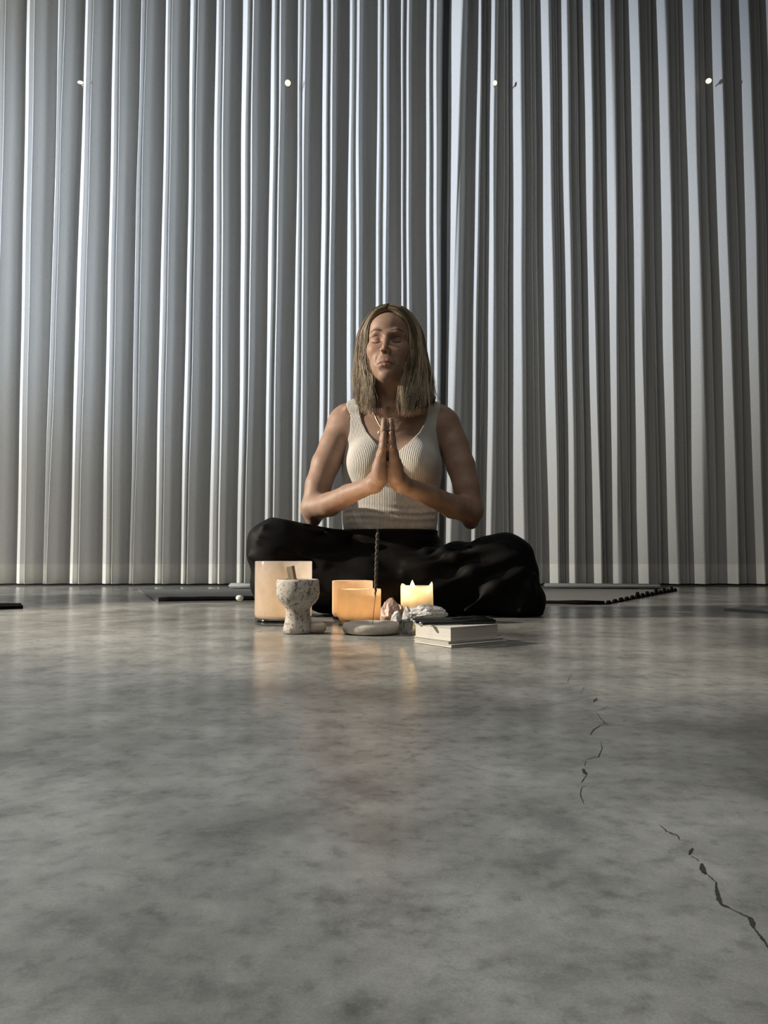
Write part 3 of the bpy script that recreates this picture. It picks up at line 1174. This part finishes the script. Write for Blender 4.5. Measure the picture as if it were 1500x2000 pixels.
# upper arms
UL, UR = Grp(), Grp()
SL, SR = (-.117, 2.145, .520), (.173, 2.145, .518)
EL, ER = (-.190, 2.075, .280), (.233, 2.075, .273)
UL.chain([SL, (-.138, 2.128, .460), (-.161, 2.108, .405), (-.179, 2.090, .345), EL], [.0425, .0410, .0385, .0352, .0330], .008)
UR.chain([SR, (.194, 2.128, .460), (.212, 2.108, .400), (.225, 2.090, .340), ER], [.0425, .0410, .0385, .0352, .0330], .008)
CX = .0088


def arm(G, s, E):
    """s=-1: hand on the image's left"""
    W = np.array((CX + s * .034, 1.898, .329))
    E = np.array(E)
    m1 = E * .72 + W * .28 + np.array((0, 0, -.006))
    m2 = E * .40 + W * .60
    G.cone(E, E + np.array((s * .002, .004, -.028)), .0315, .0215, .018)
    G.chain([E, m1, m2, W], [.0330, .0310, .0255, .0205], .008)
    G.cone(W + np.array((0, -.008, 0)), W + np.array((s * -.006, -.004, .014)), .0200, .0190, .018)
    # palm : wide in depth, thin in x
    G.cone((CX + s * .0195, 1.868, .345), (CX + s * .0160, 1.848, .392), .0190, .0125, .014)
    G.cone((CX + s * .0185, 1.892, .343), (CX + s * .0150, 1.868, .402), .0180, .0130, .014)
    G.cone((CX + s * .0180, 1.912, .347), (CX + s * .0150, 1.888, .402), .0170, .0125, .014)
    G.ell((CX + s * .0205, 1.862, .358), (.0165, .018, .028), .012)
    # fingers : pinky nearest the camera
    fx = CX + s * .0083
    for (y0, z0, y1, z1, y2, z2, y3, z3, r0, r1, bx) in (
            (1.846, .388, 1.840, .412, 1.838, .430, 1.837, .4450, .0086, .0068, .0060),
            (1.862, .398, 1.857, .433, 1.855, .457, 1.855, .4745, .0091, .0072, .0070),
            (1.880, .402, 1.876, .440, 1.875, .465, 1.876, .4835, .0093, .0074, .0068),
            (1.897, .398, 1.895, .433, 1.895, .455, 1.896, .4720, .0090, .0071, .0060)):
        G.chain([(fx + s * bx, y0, z0), (fx + s * .0020, y1, z1), (fx + s * .0006, y2, z2), (fx, y3, z3)], [r0 + .001, r0, (r0 + r1) / 2 + .0002, r1], .0035)
        G.ell((fx + s * .0022, y1, z1), (r0 * 1.06, r0 * 1.06, .008), .003)
    G.chain([(CX + s * .018, 1.915, .352), (CX + s * .014, 1.928, .378), (CX + s * .009, 1.930, .402), (CX + s * .0085, 1.930, .420)], [.0135, .0112, .0092, .0078], .008)


FL, FR = Grp(), Grp()
arm(FL, -1, EL)
arm(FR, 1, ER)
# legs of the body, inside the trousers
LG = Grp()
LG.chain([(-.07, 2.12, .10), (-.25, 2.0, .15)], [.050, .040], .02)
LG.chain([(.10, 2.12, .09), (.28, 2.0, .11)], [.046, .040], .02)
LG.chain([(-.24, 2.0, .125), (.05, 1.97, .06)], [.042, .030], .02)
LG.chain([(.28, 2.0, .105), (-.04, 2.0, .055)], [.042, .030], .02)
LG.chain([(.05, 1.95, .06), (.15, 1.96, .045)], [.030, .022], .02)
LG.chain([(-.04, 1.99, .055), (-.14, 1.97, .045)], [.030, .022], .02)


def body(P, lo, hi):
    A_ = Tg.ev(P, lo, hi)
    A_ = smin(A_, LG.ev(P, lo, hi), .02)
    kk = .004 + .03 * np.clip((P[:, 2] - .44) / .07, 0, 1)
    A_ = smin(A_, UL.ev(P, lo, hi), kk)
    A_ = smin(A_, UR.ev(P, lo, hi), kk)
    return np.minimum(smin(A_, FL.ev(P, lo, hi), .012), smin(A_, FR.ev(P, lo, hi), .012))


pr = thing('person', (.02, 2.08, 0), 'woman seated cross-legged with closed eyes and palms pressed together, white ribbed tank top, black trousers', 'person')
V, Q = sdf_mesh(body, (-.40, 1.80, .01), (.42, 2.32, .86), .0019)
h_ = hl(V)
skin = np.array([.285, .180, .130])
colr = np.tile(skin, (len(V), 1))


def paint(mask, c):
    global colr
    mask = np.clip(mask, 0, 1)[:, None]
    colr = colr * (1 - mask) + np.array(c) * mask


x, y, z = h_.T
ax_ = np.abs(x)
front = (y < -.05)
isface = front & (ax_ < .07) & (z < .11) & (z > -.12)
# lips
zl = -.0650 - .5 * np.maximum(ax_ - .008, 0) * .25
lipm = np.exp(-((z - (-.0680)) / .0060)**4) * np.exp(-(ax_ / .0215)**6) * isface * (y < -.078)
paint(lipm * .75, (.30, .115, .095))
paint(np.exp(-((z + .0682 + np.maximum(ax_ - .01, 0) * .18) / .0013)**2) * (ax_ < .024) * isface * (y < -.08) * .8, (.07, .025, .02))
# lashes
la = -.0042 - .0035 * (1 - ((ax_ - .0285) / .0125)**2)
paint(np.exp(-((z - la) / .0017)**2) * (np.abs(ax_ - .0285) < .0130) * isface * 1.0, (.025, .015, .012))
# lids
paint(np.exp(-(((ax_ - .0285) / .016)**2 + ((z - .006) / .009)**2)**2) * isface * .55, (.22, .10, .075))
# brows
bw = .0245 + .004 * np.sin((ax_ - .012) / .036 * 2.6) - .10 * np.maximum(ax_ - .038, 0)
paint(np.exp(-((z - bw) / .0032)**2) * np.clip((ax_ - .010) / .004, 0, 1) * np.clip((.050 - ax_) / .008, 0, 1) * isface * 1.0, (.045, .028, .020))
# cheeks
paint(np.exp(-(((ax_ - .040) / .018)**2 + ((z + .025) / .018)**2)) * isface * .30, (.34, .155, .115))
np_mesh('body', V, Q, M_skin, pr, {'tint': ('FLOAT_COLOR', np.c_[colr, np.ones(len(colr))])})

# ---- tank top
TT = Grp()
TT.p = Tg.p[:14]


def pz(px, py, Y=2.05):
    p = at(px, py, Y)
    return (p.x, p.z)


neckl = [pz(*a) for a in ((698, 780), (702, 797), (706, 819), (716, 841), (736, 869), (757, 889), (778, 883), (798, 866), (820, 841), (832, 819), (837, 796), (838, 778))]
arml = [pz(*a) for a in ((674, 780), (678, 795), (683, 811), (682, 838), (672, 872), (664, 895), (661, 912))]
armr = [pz(*a) for a in ((864, 778), (863, 795), (856, 814), (854, 836), (861, 870), (868, 895), (872, 912))]


def curve_x(pts):
    zz = np.array([p[1] for p in pts])[::-1]
    xx = np.array([p[0] for p in pts])[::-1]
    return lambda z: np.interp(z, zz, xx)


zlow = neckl[5][1]
nl = curve_x(neckl[:6])
nr_ = curve_x(neckl[:4:-1][:7] if False else list(reversed(neckl[5:])))
al, ar_ = curve_x(arml), curve_x(armr)


def topf(P, lo, hi):
    d = TT.ev(P, lo, hi) - .0042
    x, y, z = P.T
    # V neck opening, also at the back
    zc = np.maximum(z, zlow)
    dn = np.maximum(nl(zc) - x, x - nr_(zc))
    inn = np.minimum(-dn, (z - zlow) * .75 + 0 * x)
    d = smax(d, inn, .002)
    # arm openings
    zarm = arml[-1][1]
    wgt = np.clip((zarm - z) * 2, 0, 1)
    d = smax(d, (al(z) - x) - wgt, .003)
    d = smax(d, (x - ar_(z)) - wgt, .003)
    zh = .2175 + .0015 * np.sin(x * 60)
    d = smax(d, zh - z, .003)
    band = .0012 * np.exp(-((z - .228) / .006)**2)
    # soft creases under the bust and at the waist
    cr = .0012 * np.sin((z - .25) * 330 + 2 * np.sin(x * 22)) * np.exp(-((z - .262) / .024)**2) * (y < 2.1)
    return d - band - cr


V, Q = sdf_mesh(topf, (-.16, 1.97, .20), (.20, 2.27, .60), .0020)
x, y, z = V.T
xc = x - .021
# ribs fan out from the straps over the bust and run straight down the waist
warp = xc + np.sign(xc) * .0 + .20 * xc * np.clip((z - .36) / .1, 0, 1) + np.sign(xc) * .18 * np.clip(z - .40, 0, .2)
ang = np.arctan2(xc, -(y - 2.20))
rib = (ang * .115 * 1.25 + warp * .55) / .0040 * 2 * math.pi * .62
np_mesh('tank_top', V, Q, M_knit, pr, {'rib': ('FLOAT', rib)})

# ---- trousers
TR = Grp()
TR.ell((.016, 2.145, .095), (.146, .13, .10), .03)
TR.ell((.0155, 2.135, .150), (.150, .107, .14), .02)
TR.chain([(-.075, 2.11, .118), (-.165, 2.05, .146), (-.268, 1.985, .168)], [.074, .074, .080], .035)
TR.cone((-.268, 1.985, .168), (-.262, 1.972, .075), .080, .072, .03)
TR.chain([(.10, 2.11, .090), (.20, 2.05, .106), (.305, 1.985, .126)], [.066, .074, .079], .035)
TR.cone((.305, 1.985, .127), (.338, 1.965, .045), .078, .066, .03)
TR.cone((.25, 1.97, .10), (.342, 1.955, .030), .07, .062, .03)
TR.chain([(-.262, 1.965, .09), (-.05, 1.935, .075), (.12, 1.965, .06)], [.068, .060, .055], .03)
TR.chain([(.30, 1.965, .08), (.10, 1.960, .080), (-.10, 1.985, .055)], [.068, .062, .055], .03)
TR.ell((.03, 2.03, .07), (.27, .12, .10), .03)
TR.chain([(.00, 1.945, .035), (.18, 1.955, .030), (.34, 1.950, .028)], [.035, .035, .032], .02)
# folds in the cloth, fanning from the right knee, and at the left knee
q = random.Random(8)
for (a, b_, r_) in (((.30, 1.925, .175), (.05, 1.905, .115), .008), ((.33, 1.905, .15), (.10, 1.893, .06), .009), ((.345, 1.895, .12), (.20, 1.885, .02), .009),
                    ((.24, 1.955, .185), (.06, 1.925, .130), .007), ((.18, 1.98, .170), (.03, 1.97, .140), .006), ((.375, 1.915, .10), (.335, 1.885, .02), .008)):
    m_ = tuple((np.array(a) + np.array(b_)) / 2 + np.array((0, -.006, .004)))
    TR.chain([a, m_, b_], [r_ * .4, r_, r_ * .5], .024)
for (a, b_, r_) in (((-.30, 1.925, .225), (-.16, 1.975, .215), .006), ((-.335, 1.925, .15), (-.20, 1.90, .09), .008), ((-.31, 1.905, .19), (-.15, 1.905, .13), .007),
                    ((-.20, 1.97, .235), (-.09, 2.02, .21), .006)):
    TR.cone(a, b_, r_ * .5, r_, .02)


def trf(P, lo, hi):
    d = TR.ev(P, lo, hi)
    x, y, z = P.T
    wob = .0022 * np.sin(x * 55 + z * 40 + 3 * np.sin(y * 20)) + .0016 * np.sin(x * 21 - z * 90)
    d = d + wob
    wst = np.abs(z - .212) < .012
    d = smax(d, z - .2225 - .06 * np.clip(np.abs(x - .015) - .145, 0, 1) * 3, .004)
    return smax(d, .002 - z, .004)


V, Q = sdf_mesh(trf, (-.38, 1.83, -.004), (.44, 2.32, .27), .0030)
np_mesh('trousers', V, Q, M_black, pr)
bm = bmesh.new()
n_ = 72
for zz, g_ in ((.199, 0), (.2235, 1)):
    pass
pts_in, rows = [], []
for zz, off in ((.197, .0), (.199, .003), (.2215, .0035), (.2235, .001)):
    rows.append([bm.verts.new((.0155 + (.131 + off) * math.cos(2 * math.pi * i / n_), 2.135 + (.092 + off) * math.sin(2 * math.pi * i / n_), zz)) for i in range(n_)])
for A_, B_ in zip(rows, rows[1:]):
    for i in range(n_): bm.faces.new((A_[i], A_[(i + 1) % n_], B_[(i + 1) % n_], B_[i]))
bm_obj('waistband', bm, M_black, pr)

# ---- hair
GL = [[(-.001, -.079, .090), (-.030, -.079, .080), (-.055, -.064, .045), (-.0635, -.050, .000), (-.0625, -.044, -.045), (-.052, -.044, -.095), (-.047, -.052, -.150), (-.040, -.078, -.212)],
      [(-.001, -.045, .113), (-.042, -.042, .100), (-.078, -.030, .050), (-.086, -.022, .000), (-.088, -.018, -.050), (-.085, -.015, -.100), (-.080, -.020, -.150), (-.074, -.050, -.200)],
      [(-.001, .000, .122), (-.050, .000, .106), (-.088, .002, .050), (-.098, .008, -.002), (-.103, .012, -.055), (-.106, .015, -.105), (-.104, .020, -.140), (-.098, .040, -.170)],
      [(-.001, .075, .100), (-.050, .078, .078), (-.078, .085, .030), (-.084, .090, -.025), (-.088, .090, -.080), (-.085, .085, -.130), (-.078, .085, -.170), (-.070, .085, -.200)],
      [(-.001, .105, .060), (-.010, .116, .030), (-.015, .120, .000), (-.018, .118, -.040), (-.020, .110, -.080), (-.020, .100, -.130), (-.020, .098, -.170), (-.020, .098, -.215)]]
GR = [[(.001, -.079, .090), (.030, -.079, .080), (.054, -.064, .045), (.0600, -.050, .000), (.0570, -.045, -.045), (.0480, -.046, -.095), (.0440, -.058, -.150), (.0560, -.086, -.215)],
      [(.001, -.045, .113), (.042, -.042, .100), (.078, -.030, .050), (.086, -.022, .000), (.094, -.020, -.050), (.092, -.022, -.100), (.086, -.040, -.155), (.082, -.078, -.222)],
      [(.001, .000, .122), (.050, .000, .106), (.088, .002, .050), (.100, .008, -.002), (.113, .010, -.055), (.124, .008, -.100), (.134, .008, -.132), (.150, .012, -.155)],
      [(.001, .075, .100), (.050, .078, .078), (.078, .085, .030), (.084, .090, -.025), (.094, .090, -.080), (.098, .085, -.130), (.100, .085, -.170), (.105, .085, -.200)],
      [(.001, .105, .060), (.010, .116, .030), (.015, .120, .000), (.018, .118, -.040), (.020, .110, -.080), (.020, .100, -.130), (.020, .098, -.170), (.020, .098, -.215)]]
MhM = Matrix(Mh.tolist())
HCv = Vector(HC)


def Hv(p): return HCv + MhM @ (Vector(p) * HS)


def cat(P, t):
    i = min(int(t), len(P) - 2)
    f = t - i
    g = lambda k: P[max(0, min(len(P) - 1, k))]
    p0, p1, p2, p3 = g(i - 1), g(i), g(i + 1), g(i + 2)
    return .5 * ((2 * p1) + (p2 - p0) * f + (2 * p0 - 5 * p1 + 4 * p2 - p3) * f * f + (3 * p1 - p0 - 3 * p2 + p3) * f**3)


def guide(G_, u):
    G_ = [[Vector(p) for p in g] for g in G_]
    cols = [[G_[k][j] for k in range(len(G_))] for j in range(len(G_[0]))]
    return [cat(c_, u) for c_ in cols]


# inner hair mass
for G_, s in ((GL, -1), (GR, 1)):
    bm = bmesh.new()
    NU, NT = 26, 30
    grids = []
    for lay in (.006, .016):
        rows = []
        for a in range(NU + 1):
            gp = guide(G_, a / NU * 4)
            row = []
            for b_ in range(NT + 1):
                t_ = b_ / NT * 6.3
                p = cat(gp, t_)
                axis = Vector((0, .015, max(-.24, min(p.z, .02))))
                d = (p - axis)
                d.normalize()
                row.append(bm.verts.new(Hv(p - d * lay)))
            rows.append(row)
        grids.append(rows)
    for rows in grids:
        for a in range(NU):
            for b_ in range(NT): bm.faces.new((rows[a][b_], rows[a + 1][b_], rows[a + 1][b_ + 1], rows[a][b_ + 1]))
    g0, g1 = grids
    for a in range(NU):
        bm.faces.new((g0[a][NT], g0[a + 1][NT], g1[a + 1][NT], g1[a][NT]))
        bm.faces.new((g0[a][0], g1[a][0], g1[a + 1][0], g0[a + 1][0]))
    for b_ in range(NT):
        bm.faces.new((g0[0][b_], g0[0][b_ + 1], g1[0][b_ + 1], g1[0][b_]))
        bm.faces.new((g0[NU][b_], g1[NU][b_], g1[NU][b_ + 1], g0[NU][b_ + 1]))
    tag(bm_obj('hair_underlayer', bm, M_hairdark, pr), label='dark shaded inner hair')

HVs, HFs, HCs = [], [], []
q = random.Random(19)
NS = 5
for G_, s in ((GL, -1), (GR, 1)):
    for lk in range(210):
        u0 = q.random()**1.25 * 4
        layer0 = q.uniform(-.010, .003)
        shade = q.random()
        base = Vector((.155, .115, .066)) if shade < .38 else (Vector((.32, .255, .170)) if shade < .70 else Vector((.58, .49, .36)))
        tend = q.uniform(5.3, 7.0)
        wf, wp, wa = q.uniform(.8, 1.7), q.uniform(0, 6.28), q.uniform(.002, .0075)
        for st in range(10):
            u = max(0, min(4, u0 + q.gauss(0, .045)))
            lay = layer0 + q.gauss(0, .0014)
            gp = guide(G_, u)
            te = tend + q.uniform(-.6, .2)
            te = min(te, 7 if u < 2.2 else 5.3)
            nseg = 26
            start = q.uniform(0, .15)
            r0 = q.uniform(.0005, .0010)
            fly = 1 if q.random() > .03 else 3.2
            cj = base * q.uniform(.75, 1.2)
            b0 = len(HVs)
            prev = None
            sp_u = q.gauss(0, .003)
            for k in range(nseg + 1):
                t_ = start + (te - start) * k / nseg
                p = cat(gp, t_)
                axis = Vector((0, .015, max(-.24, min(p.z, .02))))
                d = (p - axis).normalized()
                ww = min(1, max(0, (t_ - 1.6) / 3))
                side = Vector((0, 0, 1)).cross(d)
                p = p + d * (lay + wa * .6 * fly * ww * math.sin(t_ * wf * 1.6 + wp)) + side * (wa * ww * math.sin(t_ * wf * 1.3 + wp * 2) + sp_u * ww * 2)
                if fly > 1: p = p + d * .006 * ww
                W_ = Hv(p)
                rr_ = r0 * (min(1, .18 + (nseg - k) / nseg * 1.5)) * (.5 if fly > 1 else 1)
                e_ = MhM @ d
                f_ = MhM @ side
                for m_ in range(NS):
                    a_ = 2 * math.pi * m_ / NS
                    HVs.append(W_ + e_ * math.cos(a_) * rr_ + f_ * math.sin(a_) * rr_ * 1.5)
                    # darker at the root: grown-out colour
                    g_ = min(1, .55 + t_ * .16)
                    HCs.append((cj.x * g_, cj.y * g_, cj.z * g_, 1))
                if k:
                    o1, o2 = b0 + (k - 1) * NS, b0 + k * NS
                    for m_ in range(NS):
                        HFs.append((o1 + m_, o1 + (m_ + 1) % NS, o2 + (m_ + 1) % NS, o2 + m_))
np_mesh('hair', np.array([tuple(v) for v in HVs]), np.array(HFs), M_hair, pr, {'tint': ('FLOAT_COLOR', np.array(HCs))})

# ---- lashes lying along the closed lids
def face_y(x, z):
    ys = np.linspace(-.12, -.04, 500)
    P = np.array([H(x, y, z) for y in ys])
    return ys[np.argmax(Tg.ev(P) < 0)]


for s in (-1, 1):
    bm = bmesh.new()
    pts = []
    for i in range(15):
        u = -1 + 2 * i / 14
        zz = -.0052 + EZ - .0040 * (1 - u * u)
        xx = s * .0285 + .0125 * u
        pts.append(Vector(H(xx, face_y(xx, zz) - .0004, zz)))
    tube(bm, pts, [.0004 + .0009 * (1 - abs(-1 + 2 * i / 14)**3) for i in range(15)], 6)
    bm_obj('eyelashes', bm, M_hairdark, pr)

# ---- jewellery


def surf_y(x, z, fn=body, y0=1.95, y1=2.25):
    """front surface depth at (x, z)"""
    ys = np.linspace(y0, y1, 400)
    P = np.c_[np.full(400, x), ys, np.full(400, z)]
    v = Tg.ev(P)
    i = np.argmax(v < 0)
    return ys[i]


def beads(name, path, r_, big, m, m2):
    bm = bmesh.new()
    P = []
    for px, py in path:
        p = at(px, py, 2.07)
        P.append(Vector((p.x, surf_y(p.x, p.z) - r_ * .9, p.z)))
    F_ = []
    for i in range(len(P) - 1):
        for k in range(8): F_.append(cat(P, i + k / 8))
    F_.append(P[-1])
    tube(bm, F_, .0007, 6)
    o = bm_obj(name, bm, m, pr)
    for (px, py, rb_) in big:
        bm = bmesh.new()
        p = at(px, py, 2.07)
        yy = surf_y(p.x, p.z) - rb_ * .8
        bmesh.ops.create_uvsphere(bm, u_segments=14, v_segments=10, radius=rb_, matrix=Matrix.Translation((p.x, yy, p.z)))
        bm_obj('bead', bm, m2, o)
    return o


beads('necklace', [(724, 782), (727, 795), (731, 808), (738, 825), (745, 838), (752, 848), (764, 846), (776, 836), (788, 822), (796, 806)], .0015,
      [(727, 792, .0035), (729.5, 806, .0030), (745, 838, .0022), (740.5, 846, .0042)], M_gold, M_pearl)
beads('necklace', [(733, 800), (742, 815), (752, 823), (764, 824), (776, 820), (788, 811), (794, 801)], .0012,
      [(762, 821, .0026), (762, 829, .0022)], M_silver, M_silver)
bm = bmesh.new()
ep = Hv((-.0725, -.010, -.040))
bmesh.ops.create_uvsphere(bm, u_segments=12, v_segments=8, radius=.0034, matrix=Matrix.Translation(ep))
tube(bm, [ep + Vector((.0045 * math.cos(a), 0, -.007 + .0055 * math.sin(a))) for a in [i * math.pi / 8 for i in range(17)]], .0008, 6, cap=False)
bmesh.ops.create_uvsphere(bm, u_segments=12, v_segments=8, radius=.0022, matrix=Matrix.Translation(ep + Vector((0, 0, -.014))))
bm_obj('earring', bm, M_silver, pr)
for s, y_, z_, wd in ((-1, 1.860, .416, .0035), (1, 1.861, .414, .0055)):
    bm = bmesh.new()
    cx = CX + s * (.0083 + .0036)
    r_ = .0104
    n_ = 28
    rows = []
    for dz in (-wd / 2, wd / 2):
        for rr_ in (r_, r_ + .0014):
            rows.append([bm.verts.new((cx + rr_ * math.cos(2 * math.pi * i / n_), y_ + rr_ * math.sin(2 * math.pi * i / n_), z_ + dz)) for i in range(n_)])
    order = [0, 1, 3, 2, 0]
    for a_, b_ in zip(order, order[1:]):
        for i in range(n_): bm.faces.new((rows[a_][i], rows[a_][(i + 1) % n_], rows[b_][(i + 1) % n_], rows[b_][i]))
    bmesh.ops.create_icosphere(bm, subdivisions=2, radius=.0030, matrix=Matrix.Translation((cx + s * .008, y_ - .0085, z_)))
    bm_obj('ring', bm, M_silver, pr)
